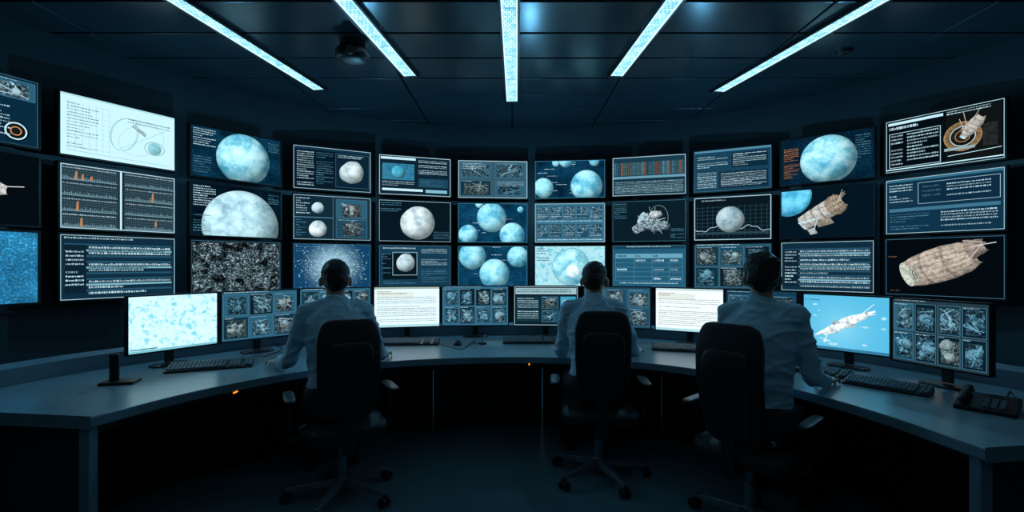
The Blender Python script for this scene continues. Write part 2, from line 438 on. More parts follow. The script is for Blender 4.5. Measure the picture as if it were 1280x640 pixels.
def ct_quad(s):
    s.rect(0, 0, 1, 1, C(50, 84, 98), 0); s.pic(.03, .06, .47, .46, n=4); s.pic(.53, .06, .97, .46, n=4); s.pic(.03, .54, .47, .94, n=4); s.pic(.53, .54, .97, .94, n=4)
    s.text(.06, .1, .4, .25, 3, WH, 9); s.text(.56, .56, .95, .7, 3, WH, 9); s.frame(0, 0, 1, 1, WH, 4, .022)
def ct_planets(s, lst, bg=C(20, 92, 134)):
    s.rect(0, 0, 1, 1, bg, 0); s.rect(0, 0, 1, 1, tuple(c*.7 for c in bg), 1, 3)
    for i, (u, v, r) in enumerate(lst): s.disc(u, v, r, C(185, 238, 252), 3+i % 4, amb=.25)
    for i in range(14):
        u = R.uniform(0, .8); v = R.uniform(0, .95); s.text(u, v, u+.15, v+.04, 1, WH, 2, .6)
    s.frame(0, 0, 1, 1, C(80, 160, 190), 9, .01)
def ct_colorbars(s):
    s.rect(0, 0, 1, 1, C(22, 56, 72), 0); s.text(.02, .02, .98, .12, 2, WH)
    for i in range(30):
        c = R.choice([C(170, 116, 88), C(84, 140, 160), C(110, 160, 176), C(50, 96, 116), C(128, 96, 86), C(70, 120, 140), C(84, 126, 130)])
        s.rect(.02+i*.032, .14, .02+i*.032+.027, .48, tuple(x*.4 for x in c), 1)
        for j in range(7):
            if R.random() < .75: s.rect(.024+i*.032, .16+j*.045, .02+i*.032+R.uniform(.01, .024), .180+j*.045, tuple(x*.8 for x in c), 2)
    s.rect(0, .5, 1, .56, C(100, 150, 170), 3); s.rect(.02, .58, .98, .97, C(20, 48, 62), 2); s.text(.03, .6, .97, .96, 7, C(150, 195, 210), 3, .95, .5); s.frame(0, 0, 1, 1, WH, 5, .02)
def ct_text2(s, bg=C(22, 62, 84)):
    s.rect(0, 0, 1, 1, bg, 0); s.rect(.0, 0, 1, .05, DIM, 1); s.text(.04, .1, .45, .45, 6, WH); s.rect(.5, .1, .96, .46, C(12, 40, 58), 1); s.text(.52, .13, .94, .44, 6, WH)
    s.text(.04, .54, .3, .94, 7, WH); s.rect(.34, .54, .96, .94, C(12, 40, 58), 1); s.text(.36, .58, .94, .92, 7, WH, fill=.9); s.frame(0, 0, 1, 1, DIM, 5, .012)
def ct_titlesat(s):
    s.rect(0, 0, 1, 1, BLK, 0); s.rect(.02, .04, .52, .09, WH, 2); s.text(.03, .13, .3, .2, 1, WH, hfrac=.7, wm=1.6); s.frame(.03, .25, .5, .92, WH, 3, .014); s.text(.05, .29, .16, .9, 7, WH, wm=.8)
    s.text(.2, .29, .48, .9, 8, WH, fill=.8); s.text(.55, .04, .9, .12, 2, WH); s.rect(.54, .03, .98, .93, C(14, 18, 19), 1)
    s.glow(.68, .52, .26, C(70, 56, 40), C(176, 140, 96), 3, pw=.5, k=6); s.disc(.68, .52, .17, C(26, 26, 26), 5, k=0); s.ring(.68, .52, .17, .17, WH, 6, .010); s.ring(.68, .52, .1, .1, ORG, 6, .010)
    for q in range(10):
        a = q*.628; s.line(.68, .52, .68+.24*math.cos(a)/s.a, .52+.24*math.sin(a), C(76, 64, 50), 5, .012)
    s.barrel(.76, .38, .42, [.05, .09, .1, .06], -.9, C(200, 196, 186), 7, capc=WH, ribs=4)
    for q in range(6): s.line(.72+R.uniform(-.06, .06), .4, .72+R.uniform(-.14, .16), R.uniform(.08, .3), C(190, 186, 176), 9, .008)
    s.rect(.84, .36, .95, .75, C(40, 44, 44), 2, 6); s.rect(0, .94, 1, .96, WH, 2); s.rect(.53, .70, .78, .75, C(140, 165, 168), 9); s.line(.56, .84, .98, .80, WH, 6, .010); s.frame(0, 0, 1, 1, WH, 5, .014)
def ct_satdark(s):
    s.rect(0, 0, 1, 1, BLK, 0); s.barrel(.62, .5, .5, [.10, .12, .12, .06], .1, C(222, 222, 218), 5, ribs=5, capc=C(200, 150, 108)); s.barrel(.3, .56, .6, [.03, .03, .05], .1, C(200, 140, 96), 4); s.line(0, .6, .9, .45, C(200, 200, 200), 3, .012)
    s.poly([(.5, .3), (.56, .28), (.6, .45), (.52, .47)], C(200, 200, 200), 6, 6); s.text(.05, .05, .5, .2, 3, DIM); s.text(.05, .85, .4, .95, 2, DIM)
def ct_charts(s):
    s.rect(0, 0, 1, 1, C(16, 30, 38), 0)
    for a, b in ((.0, .47), (.51, 1)):
        s.rect(a, 0, b, 1, C(28, 44, 52), 1)
        for q in range(4):
            v = .04+q*.245; s.text(a+.02, v, b-.02, v+.025, 1, WH, 4, 1, .8, .4)
            for r_ in range(6): s.line(a+.01, v+.05+r_*.028, b-.01, v+.05+r_*.028, C(66, 98, 112), 2, .006)
            for c_ in range(40):
                hh = .02+abs(R.gauss(0, .02)); u = a+.02+c_*(b-a-.04)/40; s.rect(u, v+.19-hh, u+.0035, v+.19, C(130, 165, 178), 3)
            s.rect(a+.01, v+.192, b-.01, v+.200, C(120, 160, 175), 3)
        for q in range(24): s.line(a+.015+q*.0195, .02, a+.015+q*.0195, .98, C(52, 80, 92), 2, .005)
    for (u, v, hh) in ((.13, .72, .16), (.16, .97, .15), (.12, .23, .14), (.17, .23, .10), (.24, .22, .07), (.78, .47, .17), (.81, .9, .10)): s.poly([(u-.012, v), (u+.012, v), (u+.009, v-hh), (u-.006, v-hh*.85)], C(176, 124, 84), 4)
    s.rect(.48, 0, .498, 1, WH, 4); s.frame(0, 0, 1, 1, WH, 5, .02)
def ct_quadmoon(s):
    s.rect(0, 0, 1, 1, C(14, 40, 54), 0); s.text(.03, .06, .2, .45, 6, WH); s.disc(.3, .28, .13, C(225, 240, 245), 3, k=7, wob=.03); s.disc(.3, .76, .19, C(235, 245, 248), 3, k=7, wob=.03); s.text(.03, .55, .15, .95, 6, DIM)
    s.rect(.52, .04, .97, .97, C(40, 56, 62), 1); s.pic(.54, .06, .95, .5, tint=C(150, 165, 170), n=7); s.pic(.54, .52, .95, .95, tint=C(150, 165, 170), n=7); s.frame(0, 0, .5, .5, DIM, 4, .015); s.frame(0, .5, .5, 1, DIM, 4, .015); s.frame(0, 0, 1, 1, WH, 5, .012)
def ct_moonblk(s):
    s.rect(0, 0, 1, 1, C(6, 22, 32), 0); s.disc(.53, .54, .42, C(235, 245, 246), 3, n=56, rings=14, k=7, wob=.02); s.text(.02, .05, .3, .3, 4, DIM); s.text(.75, .75, .98, .95, 4, DIM); s.frame(0, 0, 1, 1, WH, 5, .010)
def ct_globegrid(s):
    s.rect(0, 0, 1, 1, C(8, 22, 30), 0)
    for i in range(14): s.line(.04+i*.07, .2, .04+i*.07, .92, C(44, 78, 92), 1, .006)
    for i in range(8): s.line(.02, .24+i*.09, .98, .24+i*.09, C(44, 78, 92), 1, .006)
    p = [(i/30, .74+.06*math.sin(i*.5)+.02*math.sin(i*1.7)) for i in range(31)]
    for a, b in zip(p, p[1:]): s.line(a[0], a[1], b[0], b[1], WH, 3, .009)
    s.disc(.48, .53, .30, C(190, 210, 218), 4, k=7); s.text(.1, .06, .9, .13, 1, WH); s.frame(0, 0, 1, 1, WH, 5, .022); s.rect(.03, .82, .97, .86, C(40, 66, 78), 2)
def ct_gridtab(s):
    s.rect(0, 0, 1, 1, C(52, 108, 134), 0)
    for i in range(5):
        for j in range(2):
            u = .02+i*.193; v = .06+j*.46; s.rect(u, v, u+.175, v+.36, C(30, 74, 96), 1); s.rect(u+.01, v+.03, u+.165, v+.2, C(110, 155, 172), 2, 2); s.text(u+.01, v+.22, u+.16, v+.35, 3, WH, 3); s.frame(u, v, u+.175, v+.36, DIM, 4)
    s.text(.03, .44, .97, .5, 1, WH, 9); s.text(.03, .92, .97, .98, 1, WH, 9); s.frame(0, 0, 1, 1, WH, 9, .015)
def ct_probe(s):
    s.rect(0, 0, 1, 1, C(9, 28, 38), 0); s.text(.02, .05, .2, .5, 7, DIM); g_ = C(180, 198, 206)
    s.barrel(.55, .56, .6, [.16, .2, .16, .08], .5, g_, 5, ribs=5, k=2, capc=WH); s.barrel(.42, .62, .45, [.1, .12, .05], -.5, g_, 7, 2)
    s.disc(.60, .34, .16, C(215, 228, 232), 10, k=6, ry=.09); s.disc(.72, .62, .12, g_, 9, k=2, wob=.1); s.ring(.64, .42, .22, .30, C(150, 178, 190), 11, .006)
    for q in range(16):
        a = R.uniform(0, 6.28); s.line(.55+.1*math.cos(a)/s.a, .52+.1*math.sin(a), .55+R.uniform(.3, .42)*math.cos(a)/s.a, .52+R.uniform(.25, .4)*math.sin(a), g_, 12, .007)
    s.text(.8, .7, .98, .95, 5, DIM); s.frame(0, 0, 1, 1, DIM, 13, .01)
def ct_goldsat(s):
    s.rect(0, 0, 1, 1, C(4, 20, 32), 0); s.disc(.08, .1, .44, C(130, 215, 245), 2, (0, 0, 1, 1), 1, li=(.2, -.2), amb=.4)
    s.barrel(.44, .52, .72, [.15, .17, .18, .19], -.55, C(205, 204, 198), 5, ribs=5, capc=C(206, 214, 212)); s.barrel(.63, .34, .3, [.17, .21, .19, .12], -.55, C(186, 170, 148), 7, ribs=3, ribax=3); s.line(.2, .7, .4, .62, WH, 8, .02)
    s.poly([(.38, .66), (.55, .6), (.6, .72), (.43, .8)], C(150, 142, 128), 9, 6); s.poly([(.3, .84), (.38, .8), (.42, .92), (.34, .95)], C(180, 188, 190), 9, 6); s.line(.42, .6, .38, .85, WH, 10, .012)
    for q in range(5): s.line(.62, .34, .62+R.uniform(-.06, .12), R.uniform(.04, .14), C(180, 170, 150), 10, .008)
def ct_textblue(s):
    s.rect(0, 0, 1, 1, C(14, 48, 70), 0); s.rect(0, 0, 1, .05, MID, 1); s.text(.03, .1, .25, .45, 6, WH); s.rect(.3, .1, .97, .48, C(12, 40, 62), 1); s.frame(.3, .1, .97, .48, WH, 3); s.text(.55, .16, .9, .4, 4, WH, fill=.9); s.text(.34, .16, .5, .4, 3, DIM)
    s.rect(.03, .54, .97, .6, C(60, 110, 134), 1); s.text(.5, .64, .95, .92, 5, WH, 3, .95, .5); s.text(.04, .64, .4, .95, 6, DIM); s.frame(0, 0, 1, 1, WH, 5, .012)
def ct_nebula(s):
    s.rect(0, 0, 1, 1, C(48, 146, 198), 0, 3); s.text(.03, .05, .4, .12, 1, DIM)
def ct_lines(s):
    s.rect(0, 0, 1, 1, C(14, 42, 60), 0); s.text(.03, .03, .6, .09, 1, WH)
    for i in range(9):
        v = .13+i*.09; s.rect(.03, v, .97, v+.03, C(120, 172, 190) if i % 3 == 1 else C(34, 76, 98), 1); s.text(.22, v+.04, .96, v+.08, 1, WH, 3, .6, .8)
        if i % 3 == 1: s.text(.22, v+.004, .9, v+.026, 1, C(20, 50, 64), 4, .8, .8)
    s.rect(.03, .15, .2, .9, C(10, 32, 46), 4); s.text(.04, .18, .18, .88, 9, WH, 5); s.frame(0, 0, 1, 1, WH, 6, .012)
def ct_net(s):
    s.rect(0, 0, 1, 1, C(5, 12, 16), 0); s.rect(.01, .02, .99, .98, C(175, 200, 208), 1, 5)
    for i in range(26): s.ring(R.uniform(.08, .92), R.uniform(.1, .9), R.uniform(.03, .11), R.uniform(.03, .1), C(110, 132, 140), 2, .006, 14)
    s.frame(0, 0, 1, 1, DIM, 3)
def ct_cluster(s):
    bgc = C(16, 62, 98)
    s.rect(0, 0, 1, 1, bgc, 0); s.glow(.5, .5, .7, C(165, 220, 240), bgc, 1, pw=1.6)
    for i in range(2200):
        a = R.uniform(0, 6.3); r = abs(R.gauss(0, .28)); u = .5+r*math.cos(a)*1.3/s.a; v = .5+r*math.sin(a)*.9
        if 0 < u < .99 and 0 < v < .98:
            q = R.uniform(.006, .017); s.rect(u, v, u+q/s.a, v+q, tuple(c*R.uniform(.5, 1.1) for c in WH), 2+i % 3)
    s.text(.03, .05, .3, .2, 3, DIM); s.frame(0, 0, 1, 1, DIM, 5, .01)
def ct_moonframe(s):
    s.rect(0, 0, 1, 1, C(18, 56, 78), 0); s.rect(.05, .2, .52, .82, C(6, 22, 32), 1); s.disc(.36, .42, .22, C(215, 230, 235), 3, k=7, wob=.03); s.frame(.18, .16, .52, .72, WH, 5, .012); s.text(.05, .05, .5, .13, 1, WH)
    s.text(.58, .08, .95, .5, 8, WH); s.text(.58, .58, .95, .92, 6, DIM); s.text(.05, .85, .5, .95, 2, DIM); s.text(.03, .2, .16, .7, 7, DIM); s.frame(0, 0, 1, 1, DIM, 6, .012)
def ct_paleglobe(s):
    s.rect(0, 0, 1, 1, C(170, 220, 230), 0, 4); s.disc(.52, .52, .46, C(200, 240, 248), 2, k=1, amb=.6); s.ring(.52, .52, .47, .47, C(80, 150, 170), 4, .01); s.disc(.54, .62, .16, C(240, 250, 250), 5, k=4, amb=.8)
    s.text(.02, .05, .2, .4, 5, MID, 6); s.text(.8, .6, .98, .9, 4, MID, 6)
def ct_table(s):
    s.rect(0, 0, 1, 1, C(32, 86, 112), 0); s.rect(0, 0, 1, .08, C(20, 58, 78), 1); s.text(.2, .02, .8, .06, 1, WH)
    for i in range(7): s.line(.04, .2+i*.11, .96, .2+i*.11, DIM, 2, .008)
    for u in (.04, .3, .55, .78, .96): s.line(u, .2, u, .86, DIM, 2, .008)
    for i in range(6):
        for u in (.06, .32, .57, .8):
            if R.random() < .8: s.text(u, .23+i*.11, u+.14, .28+i*.11, 1, WH if i % 2 else DIM, 3, .6, .9)
    s.rect(.04, .2, .96, .3, C(100, 158, 180), 1); s.text(.1, .9, .9, .96, 1, WH); s.frame(0, 0, 1, 1, DIM, 6, .012)
def ct_pics(s, nc=3, nr=2, bg=C(38, 78, 98)):
    s.rect(0, 0, 1, 1, bg, 0); s.grid(.01, .04, .99, .98, nc, nr, .012, n=8); s.text(.03, .0, .6, .035, 1, WH, 3)
def ct_bigsat(s):
    s.rect(0, 0, 1, 1, C(3, 9, 14), 0)
    s.barrel(.50, .45, 1.02, [.22, .27, .29, .29, .26, .17], -.38, C(206, 190, 174), 3, n=28, ribax=4, capc=C(216, 220, 208), m=28, ribs=9)
    s.barrel(.80, .17, .22, [.17, .13, .1], -.38, C(170, 154, 144), 6, n=10, ribax=3)
    s.line(.72, .42, .83, .12, C(190, 180, 170), 8, .014); s.line(.74, .16, .94, .10, C(210, 212, 212), 8, .012); s.line(.68, .06, .86, .1, C(180, 176, 170), 8, .012)
    a = -.38; s.ring(.272, .64, .055, .15, C(120, 138, 136), 10, .014, rot=a); s.ring(.272, .64, .025, .07, C(84, 100, 100), 10, .014, rot=a)
    s.text(.04, .92, .3, .96, 1, C(120, 90, 70)); s.text(.02, .3, .1, .36, 1, C(120, 90, 70)); s.frame(0, 0, 1, 1, DIM, 12, .008)
def ct_mappale(s):
    s.rect(0, 0, 1, 1, C(208, 244, 252), 0, 4); s.rect(0, .96, 1, 1, C(120, 190, 205), 2); s.rect(.02, .93, .3, .95, C(60, 130, 145), 3)
def ct_doc(s, warm=False):
    bg = C(222, 242, 248) if not warm else C(236, 246, 246)
    s.rect(0, 0, 1, 1, bg, 0); s.rect(.0, .0, 1, .05, C(150, 172, 165) if not warm else C(190, 215, 220), 1)
    s.rect(.03, .12, .6, .27, C(216, 228, 222), 1)
    dk = C(120, 160, 178); s.text(.04, .1, .5, .2, 2, C(170, 140, 120), 3); s.text(.04, .25, .95, .9, 11, dk if not warm else C(150, 172, 182), 3, .8, .3)
    for i in range(4): s.line(.03, .42+i*.13, .97, .42+i*.13, C(180, 208, 216), 2, .006)
    s.rect(.0, .94, 1, 1, C(170, 215, 225), 2)
def ct_gamma(s):
    s.rect(0, 0, 1, 1, C(12, 32, 42), 0); s.rect(.02, .04, .98, .2, C(150, 185, 192), 1); s.text(.04, .07, .9, .18, 2, C(30, 60, 70), 3, .9); s.rect(.03, .26, .4, .9, C(18, 48, 62), 1); s.text(.05, .3, .38, .86, 8, WH)
    s.pic(.43, .26, .7, .58); s.pic(.43, .62, .7, .92); s.rect(.73, .26, .97, .92, C(50, 150, 180), 1, 4); s.text(.75, .3, .95, .6, 5, WH, 6); s.frame(0, 0, 1, 1, WH, 8, .015)
def ct_skysat(s):
    s.rect(0, 0, 1, 1, C(84, 182, 220), 0); s.glow(.45, .6, .8, C(130, 208, 236), C(84, 182, 220), 1)
    for i in range(12): s.disc(R.uniform(.1, .95), R.uniform(.1, .9), R.uniform(.03, .08), C(180, 224, 238), 2+i % 2, k=4, ry=R.uniform(.01, .03), n=14, rings=3, amb=.9)
    w = C(236, 246, 248)
    s.barrel(.50, .50, 1.08, [.015, .035, .060, .085, .07, .05, .015], -.5, w, 5, n=10, ribs=7, shade=.55)
    s.barrel(.40, .62, .42, [.04, .06, .03], -.5, C(215, 232, 238), 4, shade=.5); s.barrel(.60, .38, .36, [.03, .045, .02], -.35, C(204, 222, 228), 4, shade=.5)
    s.poly([(.34, .50), (.42, .44), (.45, .49), (.38, .55)], C(190, 212, 222), 8, 6); s.poly([(.54, .54), (.62, .49), (.64, .53), (.57, .58)], C(190, 206, 208), 8, 6)
    s.line(.30, .72, .26, .88, w, 8, .014); s.line(.2, .80, .34, .84, w, 8, .010); s.line(.72, .28, .84, .12, w, 8, .010); s.line(.70, .34, .86, .30, w, 8, .010)
    s.text(.02, .04, .2, .12, 2, MID, 4); s.rect(0, .95, 1, 1, C(50, 120, 155), 2)
def ct_winblue(s):
    s.rect(0, 0, 1, 1, C(18, 56, 78), 0); s.grid(.02, .08, .98, .95, 3, 2, .02, n=3); s.text(.02, .02, .5, .06, 1, WH)

DZ = .68
def add_screen(kind, PL, PR, z0, z1, fn, label, group):
    PL = Vector(PL); PR = Vector(PR); w = (PR-PL).length; h = z1-z0; yaw = math.atan2(PR.y-PL.y, PR.x-PL.x); c = (PL+PR)/2
    if kind == 'wall':
        e = empty('wall_monitor', (c.x, c.y, z0), yaw, label, 'monitor', group)
        s = S(w, h); fn(s); s.build(e)
        b = .016; g = G(); D = .05
        g.box((0, .012+D/2, h/2), (w+2*b, D, h+2*b))
        for zz in (-b/2, h+b/2): g.box((0, .002, zz), (w+2*b, .022, b))
        for xx in (-w/2-b/2, w/2+b/2): g.box((xx, .002, h/2), (b, .022, h))
        g.ob('casing', M_BEZEL, e, bevel=.002)
        g = G(); g.box((0, .062+.02, h/2), (.22, .04, .22)).box((0, .12, h/2), (.07, .06, .30)); g.ob('wall_bracket', M_DARKM, e, bevel=.003)
    else:
        e = empty('desk_monitor', (c.x, c.y, DZ), yaw, label, 'monitor', group)
        zb = z0-DZ
        s = S(w, h); fn(s); so = s.build(e); so.location = (0, 0, zb)
        b = .009; g = G()
        g.box((0, .021, zb+h/2), (w+2*b, .022, h+2*b))
        for zz in (-b/2, h+b/2): g.box((0, .002, zb+zz), (w+2*b, .022, b))
        for xx in (-w/2-b/2, w/2+b/2): g.box((xx, .002, zb+h/2), (b, .022, h))
        g.ell((0, .035, zb+h*.5), (w*.33, .03, h*.36), e1=.5, e2=.5)
        g.ob('casing', M_BEZEL, e, bevel=.002)
        g = G(); g.box((0, .085, (zb+.14)/2+.01), (.05, .018, zb+.12)); g.ob('stand_neck', M_BLACK, e, bevel=.004)
        g = G(); g.loft([(0, .07, 0.001, .11, .06), (0, .07, .008, .11, .06), (0, .07, .014, .10, .05)], e=.55); g.ob('stand_foot', M_BLACK, e)
    return e
COLS = [((-3.62, 2.72), px(47, 3.40)), (px(75, 3.55), px(218, 4.22)), (px(239, 4.4), px(350, 5.03)), (px(367, 5.15), px(463, 5.52)),
        (px(474, 5.6), px(563, 5.88)), (px(573, 5.93), px(659, 6.0)), (px(669, 6.0), px(756, 5.9)), (px(766, 5.82), px(857, 5.58)),
        (px(868, 5.5), px(964, 5.15)), (px(977, 5.02), px(1092, 4.5)), (px(1108, 4.35), px(1256, 3.7))]
ROWZ = [(2.14, 2.60), (1.59, 2.07), (1.05, 1.54)]
W = 'wall-mounted black monitor showing '
CT = [
 [(ct_textsat, 'text lists and a satellite picture'), (ct_blueprint, 'a pale cyan technical line drawing'), (lambda s: ct_moon(s, .56, .54, .54), 'a full moon on blue'), (ct_tab_ast, 'a table beside an asteroid'), (ct_windows, 'dark windows with a teal planet'), (ct_quad, 'four grey machine pictures'),
  (lambda s: ct_planets(s, [(.74, .68, .42), (.12, .72, .27), (.45, -.02, .2), (.85, .02, .14), (.3, .05, .1)], C(16, 76, 112)), 'cyan planets on blue'), (ct_colorbars, 'orange and blue data columns'), (ct_text2, 'slate-blue text windows'), (lambda s: ct_moon(s, .53, .53, .52, C(12, 54, 80), False, True), 'a moon beside orange data'), (ct_titlesat, 'white table and an orange satellite ring')],
 [(ct_satdark, 'a white and orange satellite on black'), (ct_charts, 'two grids of charts with orange peaks'), (lambda s: ct_moon(s, .54, .80, .74, C(8, 40, 58), col=C(205, 240, 250), k=7), 'the upper half of a huge moon'), (ct_quadmoon, 'two small moons and a machine picture'), (ct_moonblk, 'a white moon on black'),
  (lambda s: ct_planets(s, [(.48, .36, .38), (.14, .80, .25), (.78, .82, .33), (.3, .02, .1), (.9, .15, .08)]), 'several cyan moons on blue'), (ct_gridtab, 'a blue table of small pictures'), (ct_probe, 'a grey space probe on black'), (ct_globegrid, 'a grey globe over a line graph'), (ct_goldsat, 'a golden spacecraft above a planet'), (ct_textblue, 'navy windows of white text')],
 [(ct_nebula, 'a blue speckled star field'), (ct_lines, 'rows of white tabular text'), (ct_net, 'a grey tangled network image'), (ct_cluster, 'a star cluster on blue'), (ct_moonframe, 'a framed moon with text'),
  (lambda s: ct_planets(s, [(.2, .24, .34), (.86, .26, .27), (.52, .70, .38)]), 'three cyan moons on blue'), (ct_paleglobe, 'a pale teal globe map'), (ct_table, 'a blue-grey data table'), (lambda s: ct_pics(s, 3, 2), 'six small machine pictures'), (ct_lines, 'rows of white tabular text'), (ct_bigsat, 'a large cream cylindrical spacecraft on black')],
]
for r, (za, zb) in enumerate(ROWZ):
    for c, (pl, pr) in enumerate(COLS):
        fn, d = CT[r][c]
        add_screen('wall', pl, pr, za, zb, fn, W+d, 'monitors of the curved video wall')
DM = [(160, 2.8, 271, 3.22, ct_mappale, 'a pale cyan map'), (277, 3.26, 371, 3.64, lambda s: ct_pics(s, 3, 2, C(40, 88, 112)), 'six machine pictures'), (375, 3.68, 463, 3.95, lambda s: ct_pics(s, 4, 2, C(40, 88, 112)), 'rows of small pictures'),
      (468, 4.0, 549, 4.12, ct_doc, 'a white document page'), (553, 4.15, 635, 4.18, lambda s: ct_pics(s, 4, 2, C(44, 100, 128)), 'eight small machine pictures'), (643, 4.18, 722, 4.15, ct_gamma, 'dark windows with a pale header'),
      (730, 4.12, 813, 3.95, lambda s: ct_pics(s, 3, 2, C(30, 66, 84)), 'dark machine pictures'), (820, 3.9, 904, 3.65, lambda s: ct_doc(s, True), 'a white text page'), (908, 3.62, 996, 3.3, ct_winblue, 'blue windows of small pictures'),
      (1005, 3.1, 1112, 2.75, ct_skysat, 'a white space station on sky blue'), (1116, 2.68, 1237, 2.28, lambda s: ct_pics(s, 4, 2, C(34, 54, 64)), 'a dark grid of part pictures')]
for (xa, da, xb, db, fn, d) in DM:
    add_screen('desk', px(xa, da), px(xb, db), .79, 1.125, fn, 'slim black desk monitor showing '+d, 'monitors on the curved desk')

# ------------------------------------------------------------ room
def struct(o): o['kind'] = 'structure'; return o
CEIL = 3.1
wp = [(-3.98, 1.0), (-3.95, 1.8), (-3.85, 2.7), (-3.62, 3.55), (-3.2, 4.4), (-2.6, 5.2), (-1.75, 5.85), (-.75, 6.2), (.3, 6.3), (1.25, 6.2), (2.15, 5.87), (2.95, 5.3), (3.6, 4.55), (4.02, 3.7), (4.2, 2.8), (4.3, 1.8), (4.32, 1.0)]
ws = spline(wp, 8)
def strip_wall(name, pts, z0, z1, mat, off=0.0, th=.1):
    V = []; Fc = []
    n = len(pts)
    for i, p in enumerate(pts):
        t = (pts[min(n-1, i+1)]-pts[max(0, i-1)]).normalized(); nr = Vector((-t.y, t.x))
        a = p+nr*off; b = p+nr*(off+th)
        V += [(a.x, a.y, z0), (a.x, a.y, z1), (b.x, b.y, z1), (b.x, b.y, z0)]
    for i in range(n-1):
        o = 4*i
        for k in range(4):
            Fc.append((o+k, o+4+k, o+4+(k+1) % 4, o+(k+1) % 4))
    Fc.append((0, 1, 2, 3)); o = 4*(n-1); Fc.append((o+3, o+2, o+1, o))
    return mk(name, V, Fc, mat, smooth=False)
wf = struct(strip_wall('wall_front', ws, 0, CEIL, M_WALL))
wf.data.polygons.foreach_set('use_smooth', [True]*len(wf.data.polygons))
try: wf.data.set_sharp_from_angle(angle=.6)
except Exception as ex: print(ex)
struct(strip_wall('baseboard_front', ws, 0, .1, M_PANEL, -.02, .02))
struct(strip_wall('trim_1', ws, .96, .985, M_PANEL, -.02, .02))
struct(G().box((-4.03, -.75, CEIL/2), (.1, 3.5, CEIL)).ob('wall_left', M_WALL))
struct(G().box((4.37, -.75, CEIL/2), (.1, 3.5, CEIL)).ob('wall_right', M_WALL))
struct(G().box((.17, -2.55, CEIL/2), (8.5, .1, CEIL)).ob('wall_back', M_WALL))
struct(G().box((.17, 2, -.05), (9.2, 9.3, .1)).ob('floor', M_FLOOR))
g = G(); g.box((.17, 2, CEIL+.07), (9.2, 9.3, .05))
xs = [-4.4, -3.25, -2.16, -1.06, 0.0, 1.04, 2.2, 3.3, 4.7]
y = -2.6
while y < 6.5:
    for i in range(len(xs)-1):
        a = xs[i]+.008; b = xs[i+1]-.008
        g.box(((a+b)/2, y+.225, CEIL+.015), (b-a, .430, .03))
    y += .45
struct(g.ob('ceiling', M_CEIL, bevel=.006))

# ceiling strip lights
for (x0, x1, ye) in ((-2.24, -1.94, 4.85), (-1.12, -.95, 4.5), (-.02, 0.0, 5.2), (1.08, .975, 4.5), (2.45, 2.1, 4.9)):
    ys = 3.2; sl = (x1-x0)/(ye-ys)
    y0 = -1.6; xx0 = x0-sl*(ys-y0)
    L = math.hypot(x1-xx0, ye-y0); ang = math.atan2(-(x1-xx0), ye-y0)
    e = empty('ceiling_light', (xx0, y0, CEIL), ang, 'long recessed cool-blue LED ceiling light strip', 'ceiling light', 'LED strips on the ceiling')
    w = .118
    g = G(); g.box((-w/2-.008, L/2, -.015), (.016, L, .03)); g.box((w/2+.008, L/2, -.015), (.016, L, .03)); g.box((0, -.01, -.015), (w+.04, .02, .03)); g.box((0, L+.01, -.015), (w+.04, .02, .03)); g.box((0, L/2, -.003), (w, L, .006))
    g.ob('housing', M_BLACK, e)
    cuts = [0.0, L-4.2, L-1.9, L-.62, L]
    for q in range(4):
        d0, d1 = cuts[q]+.012, cuts[q+1]-.012
        g = G(); g.box((0, 0, 0), (w-.026, d1-d0, .014)); o = g.ob('diffuser', M_LED, e); o.location = (0, (d0+d1)/2, -.014)
    for sg in (-1, 1):
        g = G(); g.box((sg*(w/2-.007), L/2, -.016), (.008, L-.03, .014)); g.ob('light_tube', M_LEDE, e)

# ceiling camera and detector
e = empty('ceiling_camera', (-1.28, 3.85, CEIL), 0, 'black round camera unit hanging from the ceiling', 'camera')
G().cyl((0, 0, -.03), (0, 0, 0), .10).ob('mounting_plate', M_BLACK, e, bevel=.004)
G().cyl((0, 0, -.06), (0, 0, -.03), .035).ell((0, 0, -.10), (.13, .11, .06), e1=.6, e2=.8).ob('body', M_BLACK, e, smooth=True)
G().cyl((.02, -.11, -.11), (.03, -.15, -.12), .035, .03).ob('lens', M_BLACK, e)
e = empty('smoke_detector', (2.77, 4.0, CEIL), 0, 'small round dark smoke detector on the ceiling', 'smoke detector')
G().loft([(0, 0, -.035, .035, .035), (0, 0, -.028, .055, .055), (0, 0, 0, .065, .065)]).ob('body', M_DARKM, e)
G().cyl((0, 0, -.045), (0, 0, -.035), .02).ob('sensor', M_BLACK, e)

# ------------------------------------------------------------ desk
inner = spline([(-1.76, 2.0), (-1.60, 2.4), (-1.37, 2.74), (-1.08, 3.0), (-.74, 3.18), (-.3, 3.28), (.2, 3.30), (.65, 3.2), (1.0, 3.02), (1.25, 2.78), (1.45, 2.45), (1.58, 2.05), (1.64, 1.66)], 6)
outer = spline([(-2.95, 2.15), (-2.8, 2.9), (-2.4, 3.55), (-1.85, 4.1), (-1.1, 4.45), (-.4, 4.57), (.3, 4.58), (1.1, 4.45), (1.85, 4.05), (2.35, 3.5), (2.7, 2.9), (2.9, 2.3), (2.97, 1.85)], 6)
n = len(inner)
desk = empty('curved_desk', (0, 3.9, 0), 0, 'long curved grey control-room desk with dark panels', 'desk')
D0 = Vector((0, 3.9, 0))
def dobj(g, name, mat, **k):
    g.V = [v-D0 for v in g.V]; return g.ob(name, mat, desk, **k)
V = []; Fc = []; fm = []
TH = .045
for i in range(n):
    a, b = inner[i], outer[i]
    V += [(a.x, a.y, DZ), (b.x, b.y, DZ), (b.x, b.y, DZ-TH), (a.x, a.y, DZ-TH)]
for i in range(n-1):
    o = 4*i
    for k in range(4):
        Fc.append((o+k, o+4+k, o+4+(k+1) % 4, o+(k+1) % 4)); fm.append(0 if k == 0 else 1)
